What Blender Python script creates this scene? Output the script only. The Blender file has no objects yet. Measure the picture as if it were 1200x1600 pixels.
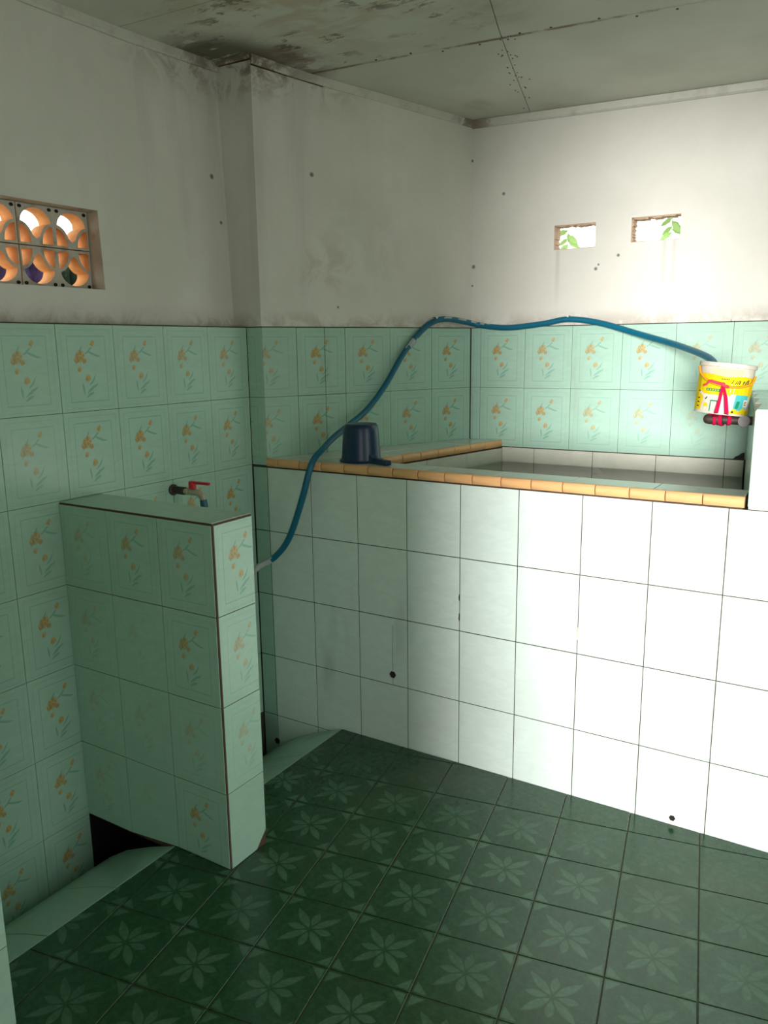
import bpy, bmesh, math, random
from mathutils import Vector, Matrix
random.seed(7)
R = math.radians
S = bpy.context.scene
COL = S.collection

# ------------------------------------------------------------------ camera, sky, light
cam = bpy.data.cameras.new('camera'); camo = bpy.data.objects.new('camera', cam); COL.objects.link(camo)
Rt = Vector((0.84824, 0.52956, -0.0117)); F = Vector((-0.5207, 0.8294, -0.2023)).normalized()
U = Rt.cross(F).normalized(); Rt = F.cross(U).normalized()
camo.matrix_world = Matrix(((Rt.x, U.x, -F.x, 2.0015), (Rt.y, U.y, -F.y, -2.2628), (Rt.z, U.z, -F.z, 1.4112), (0, 0, 0, 1)))
cam.sensor_fit = 'HORIZONTAL'; cam.sensor_width = 36; cam.lens = 1249.3/1200*36
cam.clip_start = 0.02
S.camera = camo

W = bpy.data.worlds.new('overcast_sky'); S.world = W; W.use_nodes = True
bgn = W.node_tree.nodes['Background']; bgn.inputs[0].default_value = (0.97, 1.0, 0.96, 1); bgn.inputs[1].default_value = 2.5
S.view_settings.view_transform = 'Standard'; S.view_settings.look = 'None'
S.view_settings.exposure = 0.0; S.view_settings.gamma = 1; S.view_settings.use_curve_mapping = False

DOOR = (-1.15, -0.22, 0.0, 2.0)        # doorway in the right wall: Y0, Y1, Z0, Z1
RX = 2.80                              # inner face of the right wall
pl = bpy.data.lights.new('doorway_portal', 'AREA'); pl.shape = 'RECTANGLE'; pl.size = DOOR[1]-DOOR[0]; pl.size_y = DOOR[3]-DOOR[2]
pl.cycles.is_portal = True
sun = bpy.data.lights.new('low_hazy_sun', 'SUN'); sun.energy = 6.4; sun.angle = R(15); sun.color = (1.0, .955, .96)
so = bpy.data.objects.new('low_hazy_sun', sun); COL.objects.link(so)
so.rotation_euler = Vector((-.255, .966, -.055)).to_track_quat('-Z', 'Y').to_euler()
FDOOR = (1.68, 2.74, 2.24)             # doorway behind the viewer: X0, X1, Z1
FY = -2.48                             # inner face of the wall behind the viewer
pl2 = bpy.data.lights.new('entrance_portal', 'AREA'); pl2.shape = 'RECTANGLE'; pl2.size = FDOOR[1]-FDOOR[0]; pl2.size_y = FDOOR[2]
pl2.cycles.is_portal = True
po2 = bpy.data.objects.new('entrance_portal', pl2); COL.objects.link(po2)
po2.location = ((FDOOR[0]+FDOOR[1])/2, FY-.12, FDOOR[2]/2); po2.rotation_euler = (R(90), 0, 0)
po = bpy.data.objects.new('doorway_portal', pl); COL.objects.link(po)
po.location = (RX+.12, (DOOR[0]+DOOR[1])/2, (DOOR[2]+DOOR[3])/2); po.rotation_euler = (R(90), 0, R(90))

# ------------------------------------------------------------------ constants of the room
FZ = 0.0087                            # floor level
BX, BY = 0.0703, 0.0                   # front corner of the slanting side wall
KX, KY, KA = 0.4556, 0.9186, 0.0247    # corner of the back wall and its heading
LB = math.hypot(KX-BX, KY-BY)
ROWS = [-.265, -.015, .235, .485, .735, .985, 1.235, 1.485]
CZ = 1.012                             # coping top

def lerp(a, b, t): return a+(b-a)*t
def ceil_z(x, y):
    pts = [(-9, 2.362), (-.7, 2.362), (-.35, 2.366), (0, 2.379), (.21, 2.351), (.93, 2.309), (9, 2.30)]
    for (a, za), (b, zb) in zip(pts, pts[1:]):
        if y <= b:
            z = lerp(za, zb, (y-a)/(b-a)); break
    return z-.022*max(0, min(1, (y)/.4))*(x-.45)

# ------------------------------------------------------------------ materials
def srgb(r, g, b):
    f = lambda c: (c/255/12.92) if c/255 <= .04045 else ((c/255+.055)/1.055)**2.4
    return (f(r), f(g), f(b), 1)
class NT:
    def __init__(s, name):
        s.m = bpy.data.materials.new(name); s.m.use_nodes = True; s.t = s.m.node_tree
        s.b = s.t.nodes['Principled BSDF']; s.tc = None
    def n(s, typ, **kw):
        n = s.t.nodes.new(typ)
        for k, v in kw.items(): setattr(n, k, v)
        return n
    def l(s, a, b): s.t.links.new(a, b)
    def put(s, sock, v):
        if hasattr(v, 'links') or hasattr(v, 'is_linked'): s.l(v, sock)
        else: sock.default_value = v
    def math(s, op, a, b=None, c=None, clamp=False):
        n = s.n('ShaderNodeMath', operation=op, use_clamp=clamp)
        s.put(n.inputs[0], a)
        if b is not None: s.put(n.inputs[1], b)
        if c is not None: s.put(n.inputs[2], c)
        return n.outputs[0]
    def obj(s):
        if not s.tc: s.tc = s.n('ShaderNodeTexCoord')
        return s.tc.outputs['Object']
    def pos(s): return s.n('ShaderNodeNewGeometry').outputs['Position']
    def noise(s, vec, scale, detail=3, rough=.5, dist=0, vscale=None, out='Fac'):
        if vscale: vec = s.mapping(vec, sc=vscale)
        n = s.n('ShaderNodeTexNoise'); s.l(vec, n.inputs['Vector']); n.inputs['Scale'].default_value = scale
        n.inputs['Detail'].default_value = detail; n.inputs['Roughness'].default_value = rough; n.inputs['Distortion'].default_value = dist
        return n.outputs[out]
    def mapping(s, vec, loc=(0, 0, 0), rot=0, sc=(1, 1, 1), typ='POINT'):
        n = s.n('ShaderNodeMapping', vector_type=typ); s.l(vec, n.inputs[0])
        n.inputs['Location'].default_value = loc; n.inputs['Rotation'].default_value = (0, 0, rot); n.inputs['Scale'].default_value = sc
        return n.outputs[0]
    def ramp(s, v, a, b, lo=0., hi=1.):
        n = s.n('ShaderNodeMapRange', interpolation_type='SMOOTHSTEP'); s.l(v, n.inputs[0])
        n.inputs[1].default_value = a; n.inputs[2].default_value = b; n.inputs[3].default_value = lo; n.inputs[4].default_value = hi
        return n.outputs[0]
    def mix(s, f, a, b):
        n = s.n('ShaderNodeMix', data_type='RGBA'); s.put(n.inputs[0], f); s.put(n.inputs[6], a); s.put(n.inputs[7], b)
        return n.outputs[2]
    def sep(s, v):
        n = s.n('ShaderNodeSeparateXYZ'); s.l(v, n.inputs[0]); return n.outputs
    def vlen(s, v):
        n = s.n('ShaderNodeVectorMath', operation='LENGTH'); s.l(v, n.inputs[0]); return n.outputs['Value']
    def vdist(s, v, p):
        n = s.n('ShaderNodeVectorMath', operation='DISTANCE'); s.l(v, n.inputs[0]); n.inputs[1].default_value = p; return n.outputs['Value']
    def ell(s, vec, cx, cy, rx, ry, rot=0, soft=.35):
        v = s.mapping(vec, (cx, cy, 0), R(rot), (rx, ry, 1), 'TEXTURE')
        return s.ramp(s.vlen(v), 1.0, 1-soft)
    def mx(s, *a):
        r = a[0]
        for x in a[1:]: r = s.math('MAXIMUM', r, x)
        return r
    def prop(s, name):
        n = s.n('ShaderNodeAttribute', attribute_type='OBJECT', attribute_name=name); return n.outputs['Fac']
    def rnd(s): return s.n('ShaderNodeObjectInfo').outputs['Random']
    def bump(s, h, dist=.002, strength=1):
        n = s.n('ShaderNodeBump'); s.l(h, n.inputs['Height']); n.inputs['Distance'].default_value = dist; n.inputs['Strength'].default_value = strength
        s.l(n.outputs[0], s.b.inputs['Normal'])
    def set(s, col=None, rough=None, **kw):
        if col is not None: s.put(s.b.inputs['Base Color'], col)
        if rough is not None: s.put(s.b.inputs['Roughness'], rough)
        for k, v in kw.items(): s.put(s.b.inputs[k.replace('_', ' ')], v)
        return s.m
def simple(name, col, rough=.5, bump=0, **kw):
    t = NT(name)
    nz = t.noise(t.obj(), 30, 4)
    c = t.mix(t.ramp(nz, .3, .7), tuple(x*.86 for x in col[:3])+(1,), tuple(min(1, x*1.08) for x in col[:3])+(1,))
    t.set(c, rough, **kw)
    if bump: t.bump(nz, bump)
    return t.m

MINT = (.40, .62, .49, 1)
def tile_mat(name, base, flower=False, rough=.17):
    t = NT(name); o = t.obj()
    v = t.mapping(o, sc=(5, 4, 1))      # tile units 0..1
    marb = t.noise(o, 14, 5, .6, 1.4, vscale=(1, 2.2, 1))
    col = t.mix(t.ramp(marb, .35, .68), tuple(c*.94 for c in base[:3])+(1,), base)
    big = t.noise(t.pos(), 2.2, 3)
    if flower:
        wob = t.noise(v, 7, 2, out='Color')
        wv = t.n('ShaderNodeVectorMath', operation='MULTIPLY_ADD'); t.l(wob, wv.inputs[0]); wv.inputs[1].default_value = (.05, .05, 0); 
        ad = t.n('ShaderNodeVectorMath', operation='ADD'); t.l(v, ad.inputs[0]); ad.inputs[1].default_value = (-.025, -.025, 0); t.l(ad.outputs[0], wv.inputs[2])
        w = wv.outputs[0]
        sx = t.sep(v)
        # printed double frame
        fx = t.math('ABSOLUTE', t.math('SUBTRACT', sx[0], .5)); fy = t.math('ABSOLUTE', t.math('SUBTRACT', sx[1], .49))
        d1 = t.math('MAXIMUM', t.math('SUBTRACT', fx, .33), t.math('SUBTRACT', fy, .375))
        l1 = t.ramp(t.math('ABSOLUTE', d1), .011, .004)
        d2 = t.math('MAXIMUM', t.math('SUBTRACT', fx, .42), t.math('SUBTRACT', fy, .45))
        l2 = t.math('MULTIPLY', t.ramp(t.math('ABSOLUTE', d2), .011, .004), .4)
        frame = t.mx(l1, l2)
        green = t.mx(t.ell(w, .355, .655, .016, .145, -30), t.ell(w, .62, .66, .14, .015, -18), t.ell(w, .53, .70, .09, .015, 32),
                     t.ell(w, .395, .255, .02, .075, 8), t.ell(w, .55, .265, .135, .020, 33), t.ell(w, .51, .19, .085, .018, 25), t.ell(w, .57, .36, .11, .012, 48))
        petal = t.noise(v, 26, 3, .7)
        fl = t.mx(t.ell(w, .375, .638, .105, .074, 20), t.ell(w, .45, .585, .05, .04, -20), t.ell(w, .305, .60, .04, .045, 0),
                  t.ell(w, .345, .495, .045, .045, 60), t.ell(w, .485, .385, .06, .05, 40), t.ell(w, .605, .785, .05, .035, 40))
        fl = t.math('MULTIPLY', fl, t.ramp(petal, .28, .5, .5, 1))
        fade = t.prop('fade')
        col = t.mix(t.math('MULTIPLY', frame, t.math('MULTIPLY', fade, .45)), col, (base[0]*.45, base[1]*.62, base[2]*.6, 1))
        col = t.mix(t.math('MULTIPLY', green, t.math('MULTIPLY', fade, .62)), col, (.12, .36, .25, 1))
        fc = t.mix(t.ramp(petal, .42, .6), (.36, .19, .03, 1), (.62, .40, .10, 1))
        col = t.mix(t.math('MULTIPLY', fl, t.math('MULTIPLY', fade, .85)), col, fc)
    # soap scum and grime
    col = t.mix(t.ramp(big, .4, .85, 0, .16), col, (.30, .31, .21, 1))
    col = t.mix(t.ramp(t.noise(t.pos(), 5, 4, .6, vscale=(1, 1, .25)), .58, .8, 0, .35), col, (.25, .27, .17, 1))
    t.set(col, t.ramp(big, .3, .7, rough, rough+.05), IOR=1.5)
    t.bump(t.noise(o, 9, 2), .0012, .5)
    return t.m
M = {}
M['flower'] = tile_mat('mint_flower_tile', MINT, True, .22)
M['mint'] = tile_mat('mint_plain_tile', (.70, .82, .74, 1), rough=.13)
M['mint_green'] = tile_mat('mint_green_tile', (.37, .57, .45, 1), rough=.2)
M['cream_tile'] = tile_mat('cream_white_tile', (.66, .68, .56, 1), rough=.15)
M['coping'] = tile_mat('coping_tile', (.68, .70, .63, 1), rough=.14)
M['grout'] = simple('dark_grout', (.050, .050, .030, 1), .8)
M['grout_brown'] = simple('rusty_brown_grout', (.085, .038, .024, 1), .8)
M['void'] = simple('near_black_void', (.008, .008, .006, 1), .7)  # near-black colour carries the deep shade of the gutter tunnel

def plaster():
    t = NT('painted_plaster'); p = t.pos(); s = t.sep(p)
    a = t.noise(p, 1.6, 5, .6); fine = t.noise(p, 60, 3)
    col = t.mix(t.ramp(a, .35, .7), (.66, .655, .575, 1), (.75, .745, .67, 1))
    # grime where the plaster meets tiles and ceiling
    blot = t.noise(p, 9, 6, .7, .6)
    low = t.math('MULTIPLY', t.ramp(s[2], 1.56, 1.485), t.ramp(blot, .38, .62))
    col = t.mix(t.math('MULTIPLY', low, .55), col, (.30, .235, .17, 1))
    top = t.math('MULTIPLY', t.ramp(s[2], 2.20, 2.36), t.ramp(blot, .44, .6))
    corner = t.ramp(t.vdist(p, (.05, .02, 2.36)), .62, .06)
    col = t.mix(t.math('MULTIPLY', t.math('MULTIPLY', top, corner), .8), col, (.20, .15, .10, 1))
    strk = t.noise(p, 7, 4, .6, 0, vscale=(1, 1, .09))
    lc = t.ramp(t.vdist(p, (-.06, 0, 2.05)), .85, .05)
    col = t.mix(t.math('MULTIPLY', t.math('MULTIPLY', t.ramp(strk, .42, .7), lc), .28), col, (.30, .30, .27, 1))
    # rain streaks under the two vents
    for x0 in (1.24, 1.275, .83):
        dx = t.math('ABSOLUTE', t.math('SUBTRACT', s[0], x0))
        m = t.math('MULTIPLY', t.ramp(dx, .014, .002), t.math('MULTIPLY', t.ramp(s[2], 1.50, 1.78), t.math('GREATER_THAN', s[1], .5)))
        m = t.math('MULTIPLY', m, t.math('LESS_THAN', s[2], 1.79))
        col = t.mix(t.math('MULTIPLY', m, .25), col, (.25, .25, .2, 1))
    # knocks and spots
    for pt, r in [((.158, .21, 2.023), .011), ((.465, .919, 1.737), .011), ((.595, .922, 2.015), .009), ((.454, .918, 2.156), .008), ((1.07, .934, 1.745), .008),
                  ((.985, .931, 1.70), .009), ((.995, .931, 1.715), .006), ((.46, .919, 1.66), .006), ((.20, .30, 1.56), .008), ((-.075, -.06, 2.0), .012), ((-.07, -.03, 1.85), .009)]:
        col = t.mix(t.ramp(t.vdist(p, pt), r, r*.4, 0, .85), col, (.10, .10, .09, 1))
    # damp patch over the basin
    dp = t.math('MULTIPLY', t.ramp(t.vdist(p, (.24, .40, 1.80)), .26, .1), t.ramp(blot, .35, .6))
    col = t.mix(t.math('MULTIPLY', dp, .22), col, (.42, .44, .36, 1))
    pk = t.math('MULTIPLY', t.ramp(t.vdist(p, (.17, .24, 1.70)), .16, .05), t.ramp(blot, .45, .6))
    col = t.mix(t.math('MULTIPLY', pk, .3), col, (.45, .36, .24, 1))
    t.set(col, .75); t.bump(fine, .0012, .5); return t.m
M['plaster'] = plaster()
def ceilmat():
    t = NT('stained_ceiling_board'); p = t.pos(); s = t.sep(p)
    a = t.noise(p, 2.5, 4)
    col = t.mix(t.ramp(a, .35, .7), (.60, .60, .52, 1), (.70, .70, .62, 1))
    n1 = t.noise(p, 6, 6, .65, 1.0, vscale=(.7, 1.3, 1)); n2 = t.noise(p, 13, 6, .72, .25, vscale=(.6, 1.25, 1)); n3 = t.noise(p, 3, 3)
    front = t.ramp(s[1], .24, .16)
    zone = t.math('MULTIPLY', front, t.ramp(t.vdist(p, (.55, -.30, 2.36)), .62, .15))
    och = t.math('MULTIPLY', zone, t.ramp(n1, .42, .60))
    col = t.mix(t.math('MULTIPLY', och, .5), col, (.47, .35, .19, 1))
    z2 = t.math('MULTIPLY', front, t.ramp(t.vdist(p, (.42, -.06, 2.36)), .62, .20))
    dk = t.math('MULTIPLY', z2, t.math('MULTIPLY', t.ramp(n2, .545, .60), t.ramp(n3, .38, .50)))
    col = t.mix(t.math('MULTIPLY', dk, .85), col, (.13, .085, .055, 1))
    cz = t.math('MULTIPLY', t.ramp(t.vdist(p, (-.03, -.05, 2.37)), .27, .10), t.ramp(n2, .34, .46))
    col = t.mix(t.math('MULTIPLY', cz, .85), col, (.09, .07, .045, 1))
    cz2 = t.math('MULTIPLY', t.ramp(t.vdist(p, (.13, .12, 2.36)), .20, .08), t.ramp(n2, .38, .50))
    col = t.mix(t.math('MULTIPLY', cz2, .7), col, (.16, .09, .07, 1))
    jd = t.math('ABSOLUTE', t.math('SUBTRACT', t.math('SUBTRACT', s[1], .197), t.math('MULTIPLY', s[0], .055)))
    jm = t.math('MULTIPLY', t.ramp(jd, .012, .002), t.ramp(n1, .42, .55))
    col = t.mix(t.math('MULTIPLY', jm, .75), col, (.17, .08, .06, 1))
    for pt, r in [((.55, .75, 2.32), .1), ((.80, .88, 2.31), .09), ((.95, .10, 2.36), .13), ((.87, .05, 2.36), .09)]:
        col = t.mix(t.math('MULTIPLY', t.ramp(t.vdist(p, pt), r, 0), t.ramp(n1, .4, .65, .1, .5)), col, (.32, .26, .16, 1))
    t.set(col, .8); t.bump(n2, .001, .4); return t.m
M['ceiling'] = ceilmat()
def floormat():
    t = NT('dark_green_star_tile'); o = t.obj()
    v = t.mapping(o, (-.5, -.5, 0), sc=(1/.198, 1/.198, 1))
    s = t.sep(v); ax = t.math('ABSOLUTE', s[0]); ay = t.math('ABSOLUTE', s[1])
    sm = t.math('MULTIPLY', t.math('ADD', ax, ay), .7071); d = t.math('ABSOLUTE', t.math('MULTIPLY', t.math('SUBTRACT', ax, ay), .7071))
    def petal(al, ac, c, r, w, sh):
        q = t.math('DIVIDE', t.math('SUBTRACT', al, c), r); q2 = t.math('MULTIPLY', q, q)
        wd = t.math('MULTIPLY', t.math('SUBTRACT', 1.0, q2), t.math('MULTIPLY_ADD', q, sh, w))
        return t.ramp(t.math('SUBTRACT', wd, ac), 0.0, .014)
    long_ = petal(sm, d, .232, .212, .060, -.012)
    m = t.math('MAXIMUM', ax, ay); n = t.math('MINIMUM', ax, ay)
    short = petal(m, n, .168, .135, .056, .022)
    tri = t.math('MULTIPLY', t.ramp(t.math('ADD', ax, ay), .765, .785), t.ramp(t.math('MAXIMUM', ax, ay), .475, .46))
    pat = t.mx(long_, short, tri)
    nz = t.noise(o, 60, 5, .75); big = t.noise(t.pos(), 1.7, 4, .6); fade_nz = t.noise(t.pos(), 3.5, 3)
    base = t.mix(t.ramp(nz, .35, .7), (.011, .052, .018, 1), (.024, .086, .034, 1))
    lite = t.mix(t.ramp(nz, .35, .7), (.045, .115, .062, 1), (.080, .170, .098, 1))
    # print fades out towards the basin and to the right
    ps = t.sep(t.pos())
    far = t.ramp(ps[1], -.36, -.10, 1, .1)
    right = t.ramp(t.math('ADD', ps[0], t.math('MULTIPLY', ps[1], .6)), .95, 1.7, 1, .35)
    k = t.math('MULTIPLY', t.math('MULTIPLY', far, right), t.ramp(fade_nz, .3, .6, .55, 1))
    col = t.mix(t.math('MULTIPLY', pat, k), base, lite)
    col = t.mix(t.ramp(big, .5, .75, 0, .35), col, (.075, .085, .05, 1))
    t.set(col, t.ramp(big, .3, .7, .12, .22), IOR=1.5); t.bump(nz, .0006, .5)
    return t.m
M['floor'] = floormat()
def streaky(name, base, dark, rough, sc=(1, 1, .15), a=.45, b=.75):
    t = NT(name); nz = t.noise(t.obj(), 22, 4, .6, vscale=sc)
    t.set(t.mix(t.ramp(nz, a, b), base, dark), rough); t.bump(nz, .0008); return t.m
M['orange'] = streaky('orange_trim_tile', (.74, .42, .18, 1), (.62, .35, .15, 1), .28, (1, 1, 1), .55, .8)
M['concrete'] = simple('outside_concrete', (.45, .44, .40, 1), .9, .004)
M['brick'] = simple('raw_brick_reveal', (.50, .36, .24, 1), .9, .003)
M['block_face'] = streaky('grimy_whitewash', (.55, .52, .44, 1), (.33, .27, .20, 1), .8, (1, 1, 1))
M['terracotta'] = simple('terracotta', (.85, .43, .15, 1), .8, .001)
M['hole'] = simple('dark_cavity', (.012, .010, .008, 1), .9)
M['hose'] = streaky('blue_hose_rubber', (.0, .125, .20, 1), (.0, .085, .14, 1), .42, (1, 1, 1), .5, .8)
M['hose_white'] = simple('grey_scuffed_hose', (.42, .47, .46, 1), .6)
M['dipper'] = NT('dark_blue_plastic').set((.003, .028, .070, 1), .33)
M['steel'] = simple('dull_steel', (.20, .18, .17, 1), .6)
M['iron'] = simple('rusty_black_iron', (.045, .03, .022, 1), .5, .001)
M['brass'] = simple('limescaled_metal', (.50, .44, .33, 1), .45, .001, Metallic=.2)
M['red'] = NT('red_plastic').set((.62, .008, .015, 1), .35)
M['strap'] = NT('crimson_rubber').set((.42, .004, .045, 1), .85, Specular_IOR_Level=.15)
M['strap_pink'] = NT('faded_pink_rubber').set((.62, .06, .08, 1), .8, Specular_IOR_Level=.15)
M['bluecap'] = NT('blue_rubber_sleeve').set((.01, .10, .16, 1), .4)
M['pail'] = simple('cream_white_plastic', (.60, .57, .46, 1), .65)
M['handle'] = NT('orange_plastic').set((.70, .30, .01, 1), .6)
M['ink_yellow'] = NT('yellow_print').set((.66, .50, .004, 1), .75, Specular_IOR_Level=.2)
M['ink_dark'] = NT('dark_print').set((.03, .04, .02, 1), .75, Specular_IOR_Level=.2)
M['ink_teal'] = NT('teal_print').set((.06, .42, .42, 1), .75, Specular_IOR_Level=.2)
M['ink_green'] = NT('green_print').set((.015, .22, .10, 1), .75, Specular_IOR_Level=.2)
M['ink_pale'] = NT('pale_blue_print').set((.42, .62, .64, 1), .75, Specular_IOR_Level=.2)
M['ink_cream'] = NT('cream_print').set((.68, .54, .30, 1), .75, Specular_IOR_Level=.2)
M['leaf'] = NT('young_leaf').set((.42, .66, .22, 1), .6)
M['purple'] = streaky('purple_cloth', (.10, .07, .22, 1), (.04, .03, .10, 1), .9, (1, 1, 1), .4, .6)
M['darkcloth'] = streaky('dark_green_cloth', (.012, .035, .022, 1), (.15, .22, .16, 1), .8, (1, 1, 1), .6, .7)
M['glass_water'] = NT('still_water').set((.55, .78, .62, 1), .01, IOR=1.33, Transmission_Weight=1.0)
M['wood'] = streaky('white_painted_batten', (.66, .66, .58, 1), (.42, .38, .31, 1), .6, (1, 1, 1), .58, .8)
M['door'] = simple('painted_door_frame', (.30, .36, .30, 1), .5)

# ------------------------------------------------------------------ mesh helpers
class MB:
    def __init__(s): s.v = []; s.f = []; s.m = []
    def poly(s, pts, mi=0):
        i = len(s.v); s.v += [tuple(p) for p in pts]; s.f.append(tuple(range(i, i+len(pts)))); s.m.append(mi)
    def box(s, a, b, mi=0, T=None):
        (x0, y0, z0), (x1, y1, z1) = a, b
        P = [Vector((x, y, z)) for z in (z0, z1) for y in (y0, y1) for x in (x0, x1)]
        if T: P = [T(p) if callable(T) else T @ p for p in P]
        i = len(s.v); s.v += [tuple(p) for p in P]
        for q in [(0, 2, 3, 1), (4, 5, 7, 6), (0, 1, 5, 4), (2, 6, 7, 3), (0, 4, 6, 2), (1, 3, 7, 5)]: s.f.append(tuple(i+k for k in q)); s.m.append(mi)
    def prism(s, pts, axis, h, mi=0):   # pts 3-D outline, extruded by vector axis*h
        a = [Vector(p) for p in pts]; d = Vector(axis)*h; n = len(a)
        nn = sum(((a[k]-a[0]).cross(a[(k+1) % n]-a[0]) for k in range(1, n-1)), Vector())
        if nn.dot(d) > 0: a.reverse()
        i = len(s.v); s.v += [tuple(p) for p in a]+[tuple(p+d) for p in a]
        s.f.append(tuple(range(i, i+n))); s.m.append(mi)
        s.f.append(tuple(i+n+k for k in reversed(range(n)))); s.m.append(mi)
        for k in range(n):
            j = (k+1) % n; s.f.append((i+j, i+k, i+n+k, i+n+j)); s.m.append(mi)
    def lathe(s, prof, T=None, n=32, mi=0, cap=False):
        i = len(s.v)
        for r, z in prof:
            for k in range(n):
                p = Vector((r*math.cos(2*math.pi*k/n), r*math.sin(2*math.pi*k/n), z)); s.v.append(tuple(T @ p if T else p))
        for a in range(len(prof)-1):
            for k in range(n):
                j = (k+1) % n; s.f.append((i+a*n+k, i+a*n+j, i+(a+1)*n+j, i+(a+1)*n+k)); s.m.append(mi)
        if cap:
            s.f.append(tuple(i+k for k in reversed(range(n)))); s.m.append(mi)
            s.f.append(tuple(i+(len(prof)-1)*n+k for k in range(n))); s.m.append(mi)
    def tube(s, pts, r, n=10, mi=0, caps=True):
        P = [Vector(p) for p in pts]; i0 = len(s.v); up = Vector((0, 0, 1)); prev = None
        for k, p in enumerate(P):
            t = (P[min(k+1, len(P)-1)]-P[max(k-1, 0)]).normalized()
            if prev is None:
                a = up if abs(t.z) < .9 else Vector((1, 0, 0)); u = t.cross(a).normalized()
            else: u = (prev-t*prev.dot(t)).normalized()
            prev = u; w = t.cross(u); rr = r[k] if isinstance(r, (list, tuple)) else r
            for q in range(n):
                an = 2*math.pi*q/n; s.v.append(tuple(p+(u*math.cos(an)+w*math.sin(an))*rr))
        for k in range(len(P)-1):
            for q in range(n):
                j = (q+1) % n; s.f.append((i0+k*n+q, i0+k*n+j, i0+(k+1)*n+j, i0+(k+1)*n+q)); s.m.append(mi)
        if caps:
            s.f.append(tuple(i0+q for q in reversed(range(n)))); s.m.append(mi)
            s.f.append(tuple(i0+(len(P)-1)*n+q for q in range(n))); s.m.append(mi)
    def build(s, name, mats, parent=None, smooth=False, bevel=0, loc=None):
        me = bpy.data.meshes.new(name); vv = s.v
        if loc: vv = [(x-loc[0], y-loc[1], z-loc[2]) for x, y, z in vv]
        me.from_pydata(vv, [], s.f)
        if not isinstance(mats, (list, tuple)): mats = [mats]
        for m in mats: me.materials.append(m)
        me.polygons.foreach_set('material_index', s.m)
        bm = bmesh.new(); bm.from_mesh(me); bmesh.ops.remove_doubles(bm, verts=bm.verts, dist=1e-5); bmesh.ops.recalc_face_normals(bm, faces=bm.faces); bm.to_mesh(me); bm.free()
        if smooth:
            me.polygons.foreach_set('use_smooth', [True]*len(me.polygons)); me.set_sharp_from_angle(angle=R(35))
        o = bpy.data.objects.new(name, me); COL.objects.link(o)
        if parent: adopt(o, parent)
        if loc: o.location = loc
        if bevel:
            b = o.modifiers.new('bevel', 'BEVEL'); b.width = bevel; b.segments = 2; b.limit_method = 'ANGLE'
        return o
def adopt(o, parent):                    # the child keeps world coordinates under a parent that only has a location
    o.parent = parent; o.matrix_parent_inverse = Matrix.Translation(parent.location).inverted()
def tag(o, label, cat, group=None, kind=None):
    o['label'] = label; o['category'] = cat
    if group: o['group'] = group
    if kind: o['kind'] = kind
    return o
def empty(name, loc=(0, 0, 0)):
    e = bpy.data.objects.new(name, None); e.location = loc; e.empty_display_size = .05; COL.objects.link(e); return e
def struct(o, label, cat): return tag(o, label, cat, None, 'structure')

def clip(poly, a, b, c):                 # keep a*x+b*y<=c
    out = []
    for i in range(len(poly)):
        p, q = poly[i-1], poly[i]; dp = a*p[0]+b*p[1]-c; dq = a*q[0]+b*q[1]-c
        if (dp <= 0) != (dq <= 0):
            t = dp/(dp-dq); out.append((p[0]+(q[0]-p[0])*t, p[1]+(q[1]-p[1])*t))
        if dq <= 0: out.append(q)
    return out
def area(p): return .5*sum(p[i-1][0]*p[i][1]-p[i][0]*p[i-1][1] for i in range(len(p)))
TM = {}
def tile_mesh(poly, mat, gap=.001, t=.006, e=.0007):
    key = (tuple((round(x, 4), round(y, 4)) for x, y in poly), mat.name, gap, t)
    if key in TM: return TM[key]
    P = [Vector(p) for p in poly]; n = len(P)
    def off(d):
        out = []
        for i in range(n):
            a = (P[i]-P[i-1]).normalized(); b = (P[(i+1) % n]-P[i]).normalized()
            na, nb = Vector((-a.y, a.x)), Vector((-b.y, b.x)); k = 1+na.dot(nb)
            out.append(P[i]+(na+nb)*(d/max(k, .3)))
        return out
    o1, o2 = off(gap), off(gap+e)
    v = [(p.x, p.y, 0) for p in o1]+[(p.x, p.y, t-e) for p in o1]+[(p.x, p.y, t) for p in o2]
    f = [tuple(range(2*n, 3*n)), tuple(reversed(range(n)))]
    for r in (0, 1):
        for i in range(n):
            j = (i+1) % n; f.append((r*n+i, r*n+j, (r+1)*n+j, (r+1)*n+i))
    me = bpy.data.meshes.new('tile'); me.from_pydata(v, [], f); me.materials.append(mat); TM[key] = me; return me
def frame(o, u, v):
    u = Vector(u).normalized(); v = Vector(v).normalized(); n = u.cross(v).normalized()
    return Matrix(((u.x, v.x, n.x, o[0]), (u.y, v.y, n.y, o[1]), (u.z, v.z, n.z, o[2]), (0, 0, 0, 1)))
T_ = .006
def put_tile(parent, Fm, x, y, poly, mat, fade=None, name='tile', gap=.001, sx=1, jit=.0016, dz=0):
    """poly in the tile's own coordinates; the finished face lies in the plane z=0 of frame Fm"""
    if len(poly) < 3 or abs(area(poly)) < .0002: return None
    o = bpy.data.objects.new(name, tile_mesh(poly, mat, gap)); COL.objects.link(o); adopt(o, parent)
    J = Matrix.Rotation(random.uniform(-jit, jit), 4, 'X') @ Matrix.Rotation(random.uniform(-jit, jit), 4, 'Y')
    sc = Matrix.Diagonal((sx, 1, 1, 1))
    o.matrix_basis = Fm @ Matrix.Translation((x, y, -T_+random.uniform(-.0002, .0002)+dz)) @ J @ sc
    o['fade'] = fade if fade is not None else random.choice([1, 1, .95, .9, .8, .6, .45])
    return o
def rect(x0, y0, x1, y1): return [(x0, y0), (x1, y0), (x1, y1), (x0, y1)]
FULL = rect(0, 0, .2, .25)
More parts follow.
